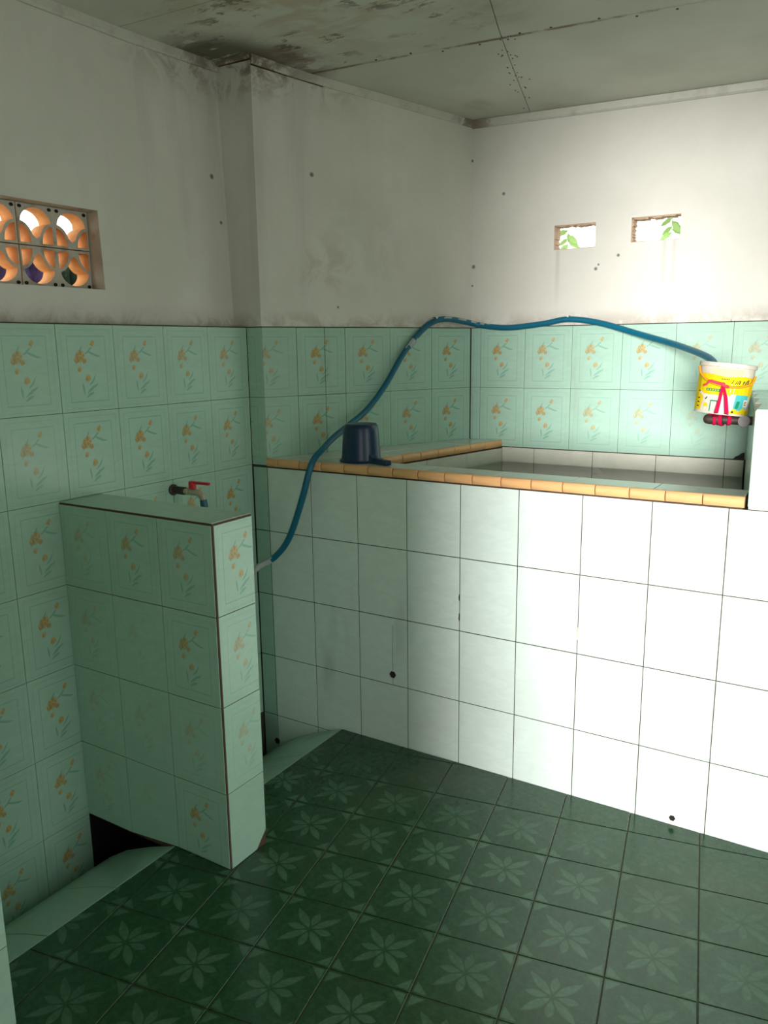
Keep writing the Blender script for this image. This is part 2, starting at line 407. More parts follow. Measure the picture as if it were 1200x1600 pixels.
def tile_grid(parent, Fm, x_edges, rows, mat, xmin=-9, xmax=9, ymin=-9, ymax=9, fade=None, mats=None, skip=None, shape=None, sx=1, gap=.001):
    """x_edges: left edges of columns (0.2 apart); rows: bottom edges (0.25 apart)"""
    for ci, x in enumerate(x_edges):
        for ri, y in enumerate(rows):
            p = rect(max(0, (xmin-x)/sx), max(0, ymin-y), min(.2, (xmax-x)/sx), min(.25, ymax-y))
            if p[2][0]-p[0][0] < .012 or p[2][1]-p[0][1] < .01: continue
            if skip and skip(ci, ri): continue
            if shape: p = shape(ci, ri, x, y, p)
            m = mats(ci, ri) if mats else mat
            fd = fade(ci, ri) if callable(fade) else fade
            put_tile(parent, Fm, x, y, p, m, fd, sx=sx, gap=gap)
def wall_slab(mb, xs, zs, solid, f, b, T, mi=0, topfn=None):
    """grid wall in local (s,z): front at depth f, back at depth b, cells with solid(i,j)"""
    def P(s, d, z):
        p = T @ Vector((s, d, z))
        if topfn and abs(z-zs[-1]) < 1e-6: p.z = ceil_z(p.x, p.y)+.002
        return p
    nx, nz = len(xs)-1, len(zs)-1
    ok = lambda i, j: 0 <= i < nx and 0 <= j < nz and solid(i, j)
    for i in range(nx):
        for j in range(nz):
            if not ok(i, j): continue
            x0, x1, z0, z1 = xs[i], xs[i+1], zs[j], zs[j+1]
            mb.poly([P(x0, f, z0), P(x1, f, z0), P(x1, f, z1), P(x0, f, z1)], mi)
            mb.poly([P(x0, b, z0), P(x0, b, z1), P(x1, b, z1), P(x1, b, z0)], mi)
            for (di, dj, q) in ((-1, 0, [(x0, z0), (x0, z1)]), (1, 0, [(x1, z0), (x1, z1)]), (0, -1, [(x0, z0), (x1, z0)]), (0, 1, [(x0, z1), (x1, z1)])):
                if not ok(i+di, j+dj):
                    inner = 0 <= i+di < nx and 0 <= j+dj < nz
                    (a, za), (c, zc) = q
                    mb.poly([P(a, f, za), P(c, f, zc), P(c, b, zc), P(a, b, za)], 1 if inner else mi)

# ------------------------------------------------------------------ floor and gutter
fl = MB(); fl.box((.385, FY, -.30), (RX, 0.0, FZ-.0018)); floor = struct(fl.build('floor', M['grout']), 'dark green bathroom floor laid with star patterned square tiles', 'floor')
AF = .1829; TS = .198
Ff = frame((.964, -.599, FZ), (math.cos(AF), math.sin(AF), 0), (-math.sin(AF), math.cos(AF), 0))
for i in range(-9, 12):
    for j in range(-17, 6):
        ox, oy = i*TS, j*TS
        poly = [(0, 0), (TS, 0), (TS, TS), (0, TS)]
        ca, sa = math.cos(AF), math.sin(AF)
        def hp(poly, nx, ny, c):   # world half plane nx*X+ny*Y<=c
            X0 = .964+ca*ox-sa*oy; Y0 = -.599+sa*ox+ca*oy
            return clip(poly, nx*ca+ny*sa, -nx*sa+ny*ca, c-nx*X0-ny*Y0)
        for h in ((-1, 0, -.385), (0, 1, -.001), (1, 0, RX-.001), (0, -1, -FY-.001)):
            poly = hp(poly, *h)
            if len(poly) < 3: break
        if len(poly) >= 3: put_tile(floor, Ff, ox, oy, poly, M['floor'], gap=.0016, jit=.002)
# lining and sloping side of the gutter
gb = MB(); gb.box((-.005, FY, -.30), (.39, -.8405, -.215)); gb.box((-.005, -.69, -.30), (.39, 0, -.215)); gb.box((-.005, -.8405, -.30), (.39, -.69, -.27))
gb.build('gutter_bed', M['void'], floor)
prof = [(.3835, FZ), (.28, -.030), (.17, -.080), (.085, -.135), (.004, -.205)]
def gutter_piece(y0, y1):
    m = MB(); g = .0012
    top = [Vector((x, 0, z)) for x, z in prof]
    out = [(p.x, y0+g, p.z) for p in top]+[(p.x, y0+g, p.z-.012) for p in reversed(top)]
    i = len(m.v); n = len(out); m.v += out+[(x, y1-g, z) for x, y, z in out]
    k = len(prof)
    for a in range(n):
        b = (a+1) % n; m.f.append((i+a, i+b, i+n+b, i+n+a)); m.m.append(0)
    for a in range(k-1):
        m.f.append((i+a, i+a+1, i+n-2-a, i+n-1-a)); m.m.append(0)
        m.f.append((i+n+a, i+n+n-1-a, i+n+n-2-a, i+n+a+1)); m.m.append(0)
    m.build('tile', M['mint_green'], floor, smooth=True)
ys = [-.8405]
while ys[-1] > -2.7: ys.append(ys[-1]-.21)
for a, b in zip(ys[1:], ys): gutter_piece(a, b)
for a, b in ((-.69, -.46), (-.46, -.23), (-.23, -.002)): gutter_piece(a, b)

# ------------------------------------------------------------------ left wall with its breeze-block window
WY0, WY1, WZ0, WZ1 = -1.045, -.565, 1.592, 1.822
wl = MB()
def leanT(p): return p
xs = [FY, WY0, WY1, 0.0]; zs = [1.488, WZ0, WZ1, 2.42]
class LT:                                # local (s=Y, depth into the wall, z) -> world with the wall's slight lean
    def __matmul__(s, p): return Vector((-.058-.0275*(p.z-1.488)/.89-p.y, p.x, p.z))
wall_slab(wl, xs, zs, lambda i, j: not (i == 1 and j == 1), 0, .125, LT(), 0, True)
wl.box((-.22, FY, -.30), (-.0018, 0, 1.488), 2)
wleft = struct(wl.build('wall_left', [M['plaster'], M['block_face'], M['grout']]), 'left wall, flower tiles below and grey stained plaster above with a pierced window', 'wall')
FL_ = frame((0, 0, 0), (0, 1, 0), (0, 0, 1))   # u=+Y v=Z n=+X
tile_grid(wleft, FL_, [-.2*k for k in range(1, 18)], ROWS, M['flower'], xmin=FY, xmax=-.001, ymin=-.255, ymax=1.487, gap=.0006,
          skip=lambda c, r: r == 0 and (c+1)*.2 < .86, fade=lambda c, r: random.choice([1, 1, .9, .85, .7]))

# window_1: four terracotta breeze blocks, each pierced with two round-headed openings
win = empty('window_1', (-.1, (WY0+WY1)/2, WZ0)); struct(win, 'pierced terracotta breeze-block window, two blocks high, in the left wall', 'window')
def arc(cx, cy, rx, ry, a0, a1, n): return [(cx+rx*math.cos(R(lerp(a0, a1, k/n))), cy+ry*math.sin(R(lerp(a0, a1, k/n)))) for k in range(n+1)]
def block_mesh(bw, bh):
    cu = bpy.data.curves.new('block', 'CURVE'); cu.dimensions = '2D'; cu.fill_mode = 'BOTH'; cu.extrude = .027; cu.bevel_depth = .0
    def sp(pts):
        s = cu.splines.new('POLY'); s.points.add(len(pts)-1)
        for k, p in enumerate(pts): s.points[k].co = (p[0], p[1], 0, 1)
        s.use_cyclic_u = True
    g = .0015
    sp([(g, g), (bw-g, g), (bw-g, bh-g), (g, bh-g)])
    uw = bw/2
    for u in (0, 1):
        x0 = u*uw
        cx = x0+uw/2
        # two petals at the foot (quarter ovals back to back with the next unit)
        pr = .0375; ph = .050
        lp = arc(x0+.0045, .008, pr, ph, 0, 90, 8)
        sp([(x0+.0065, .008)]+[(x, y) for x, y in lp[:-1]]+[(x0+.0065, .008+ph)])
        rp = arc(x0+uw-.0045, .008, pr, ph, 90, 180, 8)
        sp([(x0+uw-.0065, .008+ph)]+rp[1:]+[(x0+uw-.0065, .008)])
        # large opening: round head, sides drawn in by the petals to a point at the foot
        r2 = pr+.0085; h2 = ph+.0085
        head = arc(cx, .064, .0495, .041, 0, 180, 16)
        left = arc(x0+.0045, .008, r2, h2, 80, 22, 7)
        right = arc(x0+uw-.0045, .008, r2, h2, 158, 100, 7)
        sp(head+[p for p in left]+[(cx, .020)]+[p for p in right])
    o = bpy.data.objects.new('tmp', cu); COL.objects.link(o)
    bpy.context.view_layer.update()
    dg = bpy.context.evaluated_depsgraph_get(); me = bpy.data.meshes.new_from_object(o.evaluated_get(dg))
    bpy.data.objects.remove(o); me.name = 'breeze_block'
    me.materials.clear(); me.materials.append(M['block_face']); me.materials.append(M['terracotta'])
    for p in me.polygons: p.material_index = 0 if p.normal.z > .7 else 1; p.use_smooth = False
    return me
bw, bh = .24, .115
bme = block_mesh(bw, bh)
for c in range(2):
    for r in range(2):
        o = bpy.data.objects.new('breeze_block', bme); COL.objects.link(o); adopt(o, win)
        y0 = WY0+c*bw; z = WZ0+r*bh
        # u=+Y, v=+Z (top row upright, bottom row upside down), n=+X
        if r: Mx = frame((-.145, y0, z), (0, 1, 0), (0, 0, 1))
        else: Mx = Matrix(((0, 0, 1, -.145), (1, 0, 0, y0), (0, -1, 0, z+bh), (0, 0, 0, 1)))
        o.matrix_basis = Mx

# blind eyelets in the block corners: dark discs, recess shade put into the colour
m = MB()
for c in range(2):
    for r in range(2):
        for u in range(2):
            for e in (.0125, bw/2-.0125):
                yy0 = WY0+c*bw+u*bw/2+e; zz = WZ0+(2*bh-.0105 if r else .0105)
                n = 8; pts = [Vector((-.1185, yy0+.0068*math.cos(6.283*k/n), zz+.0052*math.sin(6.283*k/n))) for k in range(n)]
                m.prism(pts, (1, 0, 0), .0012)
m.build('eyelet', M['hole'], win)
# ------------------------------------------------------------------ return, slanting side wall, back wall
wr = MB()
wr.box((-.1, 0.0, 1.488), (BX, .12, 2.42), 0, T=lambda p: Vector((p.x, p.y, ceil_z(p.x, p.y)+.002 if p.z > 2 else p.z)))
wr.box((-.1, 0.0018, -.3), (BX, .12, 1.488), 1)
wret = struct(wr.build('wall_return', [M['plaster'], M['grout']]), 'narrow pier face turning the corner between left wall and basin alcove', 'wall')
FT = frame((BX, 0, 0), (1, 0, 0), (0, 0, 1))      # u=+X, v=Z, n=-Y
tile_grid(wret, FT, [-.2], [.985, 1.235], M['flower'], xmin=-BX+.0005, xmax=-.0002, ymax=1.487, fade=.6, gap=.0006)

TB = frame((BX, BY, 0), (KX-BX, KY-BY, 0), (0, 0, 1))   # n = +X-ish
TBs = Matrix(((TB[0][0], -TB[0][2], 0, BX), (TB[1][0], -TB[1][2], 0, BY), (0, 0, 1, 0), (0, 0, 0, 1)))
wb = MB(); wall_slab(wb, [0, LB+.1], [1.488, 2.42], lambda i, j: True, 0, .12, TBs, 0, True)
wall_slab(wb, [.0, LB+.1], [-.3, 1.488], lambda i, j: True, .0018, .12, TBs, 2)
walc = struct(wb.build('wall_alcove', [M['plaster'], M['plaster'], M['grout']]), 'slanting side wall of the basin alcove, damp plaster above flower tiles', 'wall')
sx = 1.065; w = .2*sx
def crack(ci, ri, x, y, p): return p
for ri, y in enumerate([.985, 1.235]):
    for k in range(5):
        x = LB-.002-(k+1)*w
        p = rect(max(0, (0.001-x)/sx), 0, .2, .25)
        if k == 3:      # the cracked tile, in two pieces
            c = (.258-x)/sx*1.0
            c = max(.04, min(.16, (.2634-x)/sx))
            for piece in (rect(0, 0, c, .25), rect(c, 0, .2, .25)): put_tile(walc, TB, x, y, piece, M['flower'], .95, sx=sx)
        else: put_tile(walc, TB, x, y, p, M['flower'], [1, .85, .9, 1, .6][k], sx=sx, gap=.0006)

FK = frame((KX, KY, 0), (math.cos(KA), math.sin(KA), 0), (0, 0, 1))   # n=-Y-ish
TK = Matrix(((math.cos(KA), -math.sin(KA), 0, KX), (math.sin(KA), math.cos(KA), 0, KY), (0, 0, 1, 0), (0, 0, 0, 1)))
wk = MB()
V1 = (.358, .523, 1.781, 1.8735); V2 = (.660, .838, 1.788, 1.8775)
xs = [-.12, V1[0], V1[1], V2[0], V2[1], 2.2]; zs = [1.488, V1[2], V2[2], V1[3], V2[3], 2.42]
def ks(i, j):
    if i == 1 and j in (1, 2): return False
    if i == 3 and j in (2, 3): return False
    return True
wall_slab(wk, xs, zs, ks, 0, .055, TK, 0, True)
wall_slab(wk, [-.12, 2.2], [-.3, 1.488], lambda i, j: True, .0018, .055, TK, 2)
wback = struct(wk.build('wall_back', [M['plaster'], M['brick'], M['grout']]), 'bright back wall behind the basin with two small vent openings', 'wall')
x_e = [-.19, .046-.2+.2] ; x_e = [0.003, .2462-.2+.2-.0] 
edges = [.0462+.2*k for k in range(-1, 11)]
tile_grid(wback, FK, edges, [.985, 1.235], M['flower'], xmin=.002, xmax=2.1, ymax=1.487, fade=lambda c, r: [.9, .95, .8, .75, .85, .45, .5, .6, .5, .7, .7, .7][c] if r else [1, .9, .85, .6, .5, .25, .2, .4, .5, .5, .5, .5][c], gap=.0006)
# broken brick rims round the vents
for nm, (a, b, c, d) in (('window_2', V1), ('window_3', V2)):
    m = MB(); e = .010; rnd = random.Random(3 if nm[-1] == '2' else 5)
    def side(p0, p1, inw):
        n = 9
        for k in range(n):
            q0 = lerp(p0[0], p1[0], k/n), lerp(p0[1], p1[1], k/n); q1 = lerp(p0[0], p1[0], (k+1)/n), lerp(p0[1], p1[1], (k+1)/n)
            h0, h1 = e*rnd.uniform(.25, 1), e*rnd.uniform(.25, 1)
            m.prism([TK @ Vector((q0[0], .002, q0[1])), TK @ Vector((q1[0], .002, q1[1])), TK @ Vector((q1[0]+inw[0]*h1, .002, q1[1]+inw[1]*h1)), TK @ Vector((q0[0]+inw[0]*h0, .002, q0[1]+inw[1]*h0))], TK.to_3x3() @ Vector((0, 1, 0)), .05)
    side((a, d), (b, d), (0, -1)); side((a, c), (a, d), (1, 0)); side((a, c), (b, c), (0, .3))
    o = m.build(nm, M['brick']); struct(o, 'left small vent opening with rough brick rim in the back wall' if nm[-1] == '2' else 'right small vent opening, slightly larger, rough brick rim in the back wall', 'vent')

# ------------------------------------------------------------------ walls out of view: right wall with the doorway, wall behind the camera
m = MB()
TR = Matrix(((0, 1, 0, RX), (1, 0, 0, 0), (0, 0, 1, 0), (0, 0, 0, 1)))
wall_slab(m, [FY, DOOR[0], DOOR[1], 1.1], [0, DOOR[3], 2.42], lambda i, j: not (i == 1 and j == 0), 0, .12, TR, 0, True)
struct(m.build('wall_right', [M['plaster'], M['plaster']]), 'plastered right wall with the doorway that lets the daylight in', 'wall')
m = MB(); TF = Matrix(((1, 0, 0, 0), (0, -1, 0, FY), (0, 0, 1, 0), (0, 0, 0, 1)))
wall_slab(m, [-.2, FDOOR[0], FDOOR[1], RX+.12], [0, FDOOR[2], 2.42], lambda i, j: not (i == 1 and j == 0), 0, .12, TF, 0, True)
struct(m.build('wall_front', [M['plaster'], M['plaster']]), 'plastered wall behind the viewer with the entrance doorway', 'wall')
m = MB(); d0, d1, dz = DOOR[0], DOOR[1], DOOR[3]
m.box((RX-.01, d0, FZ), (RX+.13, d0+.04, dz)); m.box((RX-.01, d1-.04, FZ), (RX+.13, d1, dz)); m.box((RX-.01, d0+.04, dz-.04), (RX+.13, d1-.04, dz))
struct(m.build('door_1', M['door'], bevel=.003), 'open doorway frame in the right wall', 'door frame')
m = MB(); m.box((.6, FY-3.2, 2.42), (4.6, FY-.121, 2.50)); m.box((.9, FY-3.2, -.02), (1.02, FY-.121, 2.42))  # unseen roof and side wall, added to cut sky light through the entrance
struct(m.build('light_screen', M['concrete']), 'added unseen roof and side screen cutting the sky light at the entrance doorway', 'light screen')
m = MB(); m.box((-8, -10, -.5), (10, 10, -.32)); m.box((RX+.12, -10, -.32), (10, 10, -.02)); m.box((-8, -10, -.32), (RX+.12, FY-.12, -.02))
struct(m.build('ground_outside', M['concrete']), 'pale concrete ground outside the room', 'ground')

# ------------------------------------------------------------------ ceiling boards, roof, battens
m = MB(); m.box((-.4, -2.9, 2.392), (RX+.3, 1.3, 2.46)); ceil = struct(m.build('ceiling', M['hole']), 'low flat ceiling of painted boards, mouldy and stained near the pier', 'ceiling')
def cut_line_x(y): return .885-.26*(y-.22)
def row_line(x, k): return (.205+.055*(x-.14))-.62*k
def board(x0f, x1f, k0, k1, ymin=None, ymax=None):
    n = 12; mm = MB(); g = .0015; grid = []
    for j in range(n+1):
        row = []
        for i in range(n+1):
            u, v = i/n, j/n
            x = .5; y = 0
            for _ in range(4):
                ya = (row_line(x, k0) if k0 is not None else ymin)+g; yb = (row_line(x, k1) if k1 is not None else ymax)-g
                y = lerp(ya, yb, v); x = lerp(x0f(y)+g, x1f(y)-g, u)
            row.append((x, y, ceil_z(x, y)))
        grid.append(row)
    idx = lambda i, j, t: t*(n+1)**2+j*(n+1)+i
    for t in (0, .006):
        for row in grid: mm.v += [(x, y, z+t) for x, y, z in row]
    for j in range(n):
        for i in range(n):
            for t in (0, 1): mm.f.append((idx(i, j, t), idx(i+1, j, t), idx(i+1, j+1, t), idx(i, j+1, t))); mm.m.append(0)
    for k in range(n):
        for q in ([(k, 0), (k+1, 0)], [(k, n), (k+1, n)], [(0, k), (0, k+1)], [(n, k), (n, k+1)]):
            (a, b), (c, d) = q; mm.f.append((idx(a, b, 0), idx(c, d, 0), idx(c, d, 1), idx(a, b, 1))); mm.m.append(0)
    mm.build('ceiling_board', M['ceiling'], ceil, smooth=True)
XS = [lambda y: -.23, cut_line_x, lambda y: cut_line_x(y)+1.22, lambda y: RX+.12]
for a, b in zip(XS, XS[1:]):
    board(a, b, 0, None, ymax=.975)
    for k in range(0, 5): board(a, b, k+1, k)
    board(a, b, None, 5, ymin=FY-.1)
# nail heads along the board joints, small and dark
m = MB(); rr = random.Random(4)
def nail(x, y, r=.004):
    m.lathe([(r, 0), (r, .002)], Matrix.Translation((x, y, ceil_z(x, y)-.0015)), 6, cap=True)
for k in range(9):
    x = .45+k*.12+rr.uniform(-.02, .02); nail(x, row_line(x, 0)+rr.choice([-.012, .014]))
    if k < 7:
        y = .26+k*.1; nail(cut_line_x(y)+rr.choice([-.018, .018]), y, .003)
for _ in range(26):
    y = rr.uniform(.22, .75); nail(cut_line_x(y)+rr.gauss(0, .022), y, .0022)
m.build('nail_head', M['grout_brown'], ceil)
bpy.context.view_layer.objects.active = None
def battenmat():
    t = NT('stained_batten'); p = t.pos(); nz = t.noise(p, 16, 5, .7)
    col = t.mix(t.ramp(nz, .45, .75), (.64, .64, .56, 1), (.52, .50, .43, 1))
    m = t.math('MULTIPLY', t.ramp(t.vdist(p, (.03, .02, 2.36)), .33, .05), t.ramp(nz, .36, .52))
    col = t.mix(t.math('MULTIPLY', m, .8), col, (.15, .09, .07, 1))
    m = t.math('MULTIPLY', t.ramp(t.vdist(p, (.45, .91, 2.30)), .14, .02), t.ramp(nz, .42, .55))
    col = t.mix(t.math('MULTIPLY', m, .7), col, (.16, .08, .06, 1))
    t.set(col, .65); t.bump(nz, .001); return t.m
M['batten'] = battenmat()
def trim(name, p0, p1, nrm, label, h=.030, t=.012, mat=None, ext0=0, ext1=0):
    mm = MB(); a = Vector(p0); b = Vector(p1); d = (b-a).normalized(); a = a-d*ext0; b = b+d*ext1; n = Vector(nrm).normalized()
    for (q0, q1) in [(lerp(0, 1, k/6), lerp(0, 1, (k+1)/6)) for k in range(6)]:
        P = []
        for s in (q0, q1):
            p = a.lerp(b, s); z = ceil_z(p.x, p.y)
            P.append([Vector((p.x, p.y, z-.0005)), Vector((p.x+n.x*t, p.y+n.y*t, z-.0005)), Vector((p.x+n.x*t, p.y+n.y*t, z-h*.8)), Vector((p.x+n.x*t*.5, p.y+n.y*t*.5, z-h)), Vector((p.x, p.y, z-h))])
        for k in range(5):
            j = (k+1) % 5; mm.poly([P[0][k], P[0][j], P[1][j], P[1][k]])
        if q0 == 0: mm.poly(P[0])
        if q1 >= .999: mm.poly(list(reversed(P[1])))
    return struct(mm.build(name, mat or M['batten']), label, 'trim')
trim('trim_1', (-.084, FY+.02, 0), (-.084, 0, 0), (1, 0, 0), 'narrow painted batten between left wall and ceiling')
trim('trim_2', (-.07, 0, 0), (BX, 0, 0), (0, -1, 0), 'short mouldy batten over the pier face', h=.012)
trim('trim_3', (BX, 0, 0), (KX, KY, 0), (KY, -(KX-BX), 0), 'painted batten between alcove side wall and ceiling', h=.028)
trim('trim_4', (KX, KY, 0), (KX+2.1*math.cos(KA), KY+2.1*math.sin(KA), 0), (math.sin(KA), -math.cos(KA), 0), 'painted batten between back wall and ceiling', h=.031)

def gapline(p0, p1, n, h, label_parent):
    mm = MB(); a = Vector(p0); b = Vector(p1); n = Vector(n).normalized(); P = []
    for s in (0, 1):
        p = a.lerp(b, s); z = ceil_z(p.x, p.y)-h
        P.append([Vector((p.x, p.y, z)), Vector((p.x+n.x*.003, p.y+n.y*.003, z)), Vector((p.x+n.x*.003, p.y+n.y*.003, z-.005*(1-.6*s))), Vector((p.x, p.y, z-.005*(1-.6*s)))])
    for k in range(4):
        j = (k+1) % 4; mm.poly([P[0][k], P[0][j], P[1][j], P[1][k]])
    mm.poly(P[0]); mm.poly(P[1]); mm.build('gap', M['grout_brown'], label_parent)
gapline((BX, 0, 0), (BX+.11, .26, 0), (KY, -(KX-BX), 0), .028, bpy.data.objects['trim_3'])
gapline((BX, 0, 0), (-.08, 0, 0), (0, -1, 0), .012, bpy.data.objects['trim_2'])

# ------------------------------------------------------------------ water basin
XR = 1.715                                # left face of the low pier at the basin's right end
XR2, YR2 = 1.575, .946
inner_y = .112
def ledge_x(y): return lerp(.440, .612, (y-.11)/(.83))
def side_x(y): return lerp(XR, XR2, y/YR2)
basin = empty('water_basin', (BX, 0, 0))
tag(basin, 'built-in bathing water basin faced with plain mint tiles and orange edging', 'basin')
def P0(x): return x
m = MB(); SB = .0018
m.prism([(0, SB, -.28), (XR+.9, SB, -.28), (XR+.9, SB, .978), (0, SB, .978)], (0, 1, 0), inner_y-SB-.006)     # front wall
m.prism([(BX, inner_y-.006, .978), (ledge_x(inner_y)-.006, inner_y-.006, .978), (ledge_x(.95)-.006, .95, .978), (KX, KY, .978)], (0, 0, -1), 1.2)  # ledge block
m.build('basin_core', M['grout'], basin)
m = MB(); m.box((BX, inner_y, .30), (XR, 1.0, .32)); m.build('basin_bottom', M['mint_green'], basin)
m = MB(); m.prism([(side_x(.05)+.0018, .05, .3), (side_x(.96)+.0018, .96, .3), (side_x(.96)+.5, .96, .3), (side_x(.05)+.5, .05, .3)], (0, 0, 1), .67); m.build('basin_end', M['grout'], basin)
# front facing: k=0 column starts at the pier's edge, one cut tile left of it
tile_grid(basin, FT, [-.2+.2*k for k in range(0, 14)], ROWS[:5], M['mint'], xmin=-BX+.003, xmax=2.4, ymin=-.25, ymax=.978,
          skip=lambda c, r: r == 0 and c > 2, gap=.0014,
          mats=lambda c, r: M['mint'] if c > 0 else M['mint_green'])
# drain holes
for i, (x, z, r, lab) in enumerate([(.610, .2745, .013, None), (.066, -.125, .013, None), (1.579, .030, .009, None)]):
    m = MB(); Mh = Matrix.Translation((x, 0, z)) @ Matrix.Rotation(R(90), 4, 'X')
    m.lathe([(r*.68, -.002), (r*.68, .0012), (r, .0022), (r*1.0, -.002)], Mh, 6); m.lathe([(.0001, .0006), (r*.7, .0006)], Mh, 6)
    m.build('drain_hole', M['hole'], basin)
m = MB(); m.box((.6095, -.0006, .288), (.6107, .001, .470)); m.box((.6095, -.0006, .240), (.6105, .001, .262)); m.build('crack', M['grout'], basin)
def chip(x, z, w, h, mat, seed):
    rd = random.Random(seed); n = 9; m = MB()
    pts = [Vector((x+w*math.cos(6.283*k/n)*rd.uniform(.6, 1.1), .001, z+h*math.sin(6.283*k/n)*rd.uniform(.7, 1.1))) for k in range(n)]
    m.prism(pts, (0, -1, 0), .0019); m.build('chip', mat, basin)
chip(.870, .532, .0035, .016, M['grout_brown'], 1); chip(1.270, .551, .005, .020, M['block_face'], 2); chip(.869, .60, .002, .012, M['grout'], 5)
# coping tiles (laid flat)
FC = frame((0, 0, CZ), (1, 0, 0), (0, 1, 0))
xe = [.0, .24, .4875, .7325, .9825, 1.2215, 1.4685]
for a, b in zip(xe, xe[1:]+[1.72]):
    p = rect(max(a, BX+.001), .004, b, inner_y)
    p = clip(p, 1, 0, side_x(.05)-.003)
    q = [(x-a, y) for x, y in p]; put_tile(basin, FC, a, 0, q, M['coping'], 0, jit=.0008)
yy = [inner_y, .30, .50, .70, .95]
for a, b in zip(yy, yy[1:]):
    wx = lambda y: BX+(KX-BX)*y/KY+.001
    for s in (0, 1):
        xm = lambda y: lerp(wx(y), ledge_x(y)-.010, .55) if (ledge_x(y)-wx(y)) > .24 else None
        if s and xm(a) is None: continue
        if xm(a) is not None:
            X = lambda y, q: (wx(y) if q == 0 else (xm(y) or lerp(wx(y), ledge_x(y)-.01, .55)) if q == 1 else ledge_x(y)-.010)
            p = [(X(a, s), a), (X(a, s+1), a), (X(b, s+1), b), (X(b, s), b)]
        else: p = [(wx(a), a), (ledge_x(a)-.010, a), (ledge_x(b)-.010, b), (wx(b), b)]
        if b > .93: p = clip(p, -math.sin(KA), math.cos(KA), -math.sin(KA)*KX+math.cos(KA)*KY-.001)
        p0 = p[0]; put_tile(basin, FC, p0[0], p0[1], [(x-p0[0], y-p0[1]) for x, y in p], M['coping'], 0, jit=.0008)
m = MB(); m.box((BX, .004, .978), (side_x(.05)-.004, inner_y-.004, CZ-.0055)); m.prism([(BX+.06, inner_y-.01, .978), (ledge_x(inner_y)-.012, inner_y-.01, .978), (ledge_x(.95)-.012, .95, .978), (KX, KY, .978)], (0, 0, 1), CZ-.0055-.978)
m.build('coping_bed', M['grout_brown'], basin)
# orange quarter-round edging pieces
def edging(p0, p1, nrm, cut):
    a = Vector(p0); b = Vector(p1); d = b-a; L = d.length; d.normalize(); n = Vector(nrm).normalized()
    prof = [(.000, CZ+.0008), (.004, CZ+.0006), (.0085, CZ-.0022), (.0115, CZ-.0080), (.0120, CZ-.0150), (.0105, CZ-.0220), (.0065, CZ-.0285), (.000, CZ-.0300), (-.010, CZ-.0300), (-.010, CZ+.0002)]
    for s0, s1 in zip(cut, cut[1:]):
        mm = MB(); g = .0015; j = random.uniform(-.0008, .0008); ch = .0012
        rings = []
        for s, k in ((s0+g, .9), (s0+g+ch, 1), (s1-g-ch, 1), (s1-g, .9)):
            rings.append([Vector((a.x+d.x*s+n.x*(u*k+j), a.y+d.y*s+n.y*(u*k+j), z)) for u, z in prof])
        N = len(prof); i = 0
        mm.v = [tuple(v) for r in rings for v in r]
        for r in range(3):
            for q in range(N):
                q2 = (q+1) % N; mm.f.append((r*N+q, r*N+q2, (r+1)*N+q2, (r+1)*N+q)); mm.m.append(0)
        mm.f.append(tuple(reversed(range(N)))); mm.m.append(0); mm.f.append(tuple(3*N+q for q in range(N))); mm.m.append(0)
        mm.build('edge_tile', M['orange'], basin, smooth=True)
cuts = [0, .058]+[.058+.0982*k for k in range(1, 16)]+[side_x(0)-BX-.008]
edging((BX+.002, 0, 0), (side_x(0), 0, 0), (0, -1, 0), cuts)
pa = Vector((ledge_x(inner_y+.004)-.010, inner_y+.004, 0)); pb = Vector((ledge_x(.925)-.010, .925, 0)); LL = (pb-pa).length
dd = (pb-pa).normalized(); edging(pa, pb, (dd.y, -dd.x, 0), [0, .085]+[.085+.1035*k for k in range(1, 7)]+[LL])
# inner faces above and below the water
FI = frame((pa.x+.0105*dd.y, pa.y-.0105*dd.x, 0), (dd.x, dd.y, 0), (0, 0, 1))
for k in range(-1, 4):
    x0 = LL-.25*k-.25
    for z0 in (.778, .578): put_tile(basin, FI, x0, z0, rect(max(0, -x0), 0, .25, .2), M['cream_tile'], 0)
for k in range(0, 6):
    x0 = .046+.002+.25*k      # joints on the back wall's own spacing
    for z0 in (.779, .579):
        lo = (ledge_x(.93)-KX)-x0 if k == 0 else 0; hi = min(.25, (XR2-KX)-.004-x0)
        if hi > .02: put_tile(basin, FK, x0, z0, rect(max(0, lo), 0, hi, .2 if z0 < .7 else .2040), M['cream_tile'], 0, dz=.004)
m = MB(); zw = .9205
m.prism([(ledge_x(inner_y)-.001, inner_y-.001, zw), (side_x(inner_y)-.0, inner_y-.001, zw), (side_x(.938), .938, zw), (ledge_x(.925)-.001, .922, zw)], (0, 0, -1), .596)
m.build('water', M['glass_water'], basin)
m = MB()
for k in range(7):
    a0 = k/7*math.pi*.5; a1 = (k+1)/7*math.pi*.5
# chipped corner, dark, where back wall meets the pier
rr = random.Random(2); pts = [(KX+(1.108+.002)*1, 0)]
cx, cz = (XR2-KX)-.004, .981
out = [(cx, cz), (cx, cz+.030), (cx-.010, cz+.028), (cx-.020, cz+.019), (cx-.032, cz+.013), (cx-.042, cz)]
m.prism([FK @ Vector((x, z, .0005)) for x, z in out], FK.to_3x3() @ Vector((0, 0, 1)), .0012); m.build('chipped_corner', M['void'], basin)

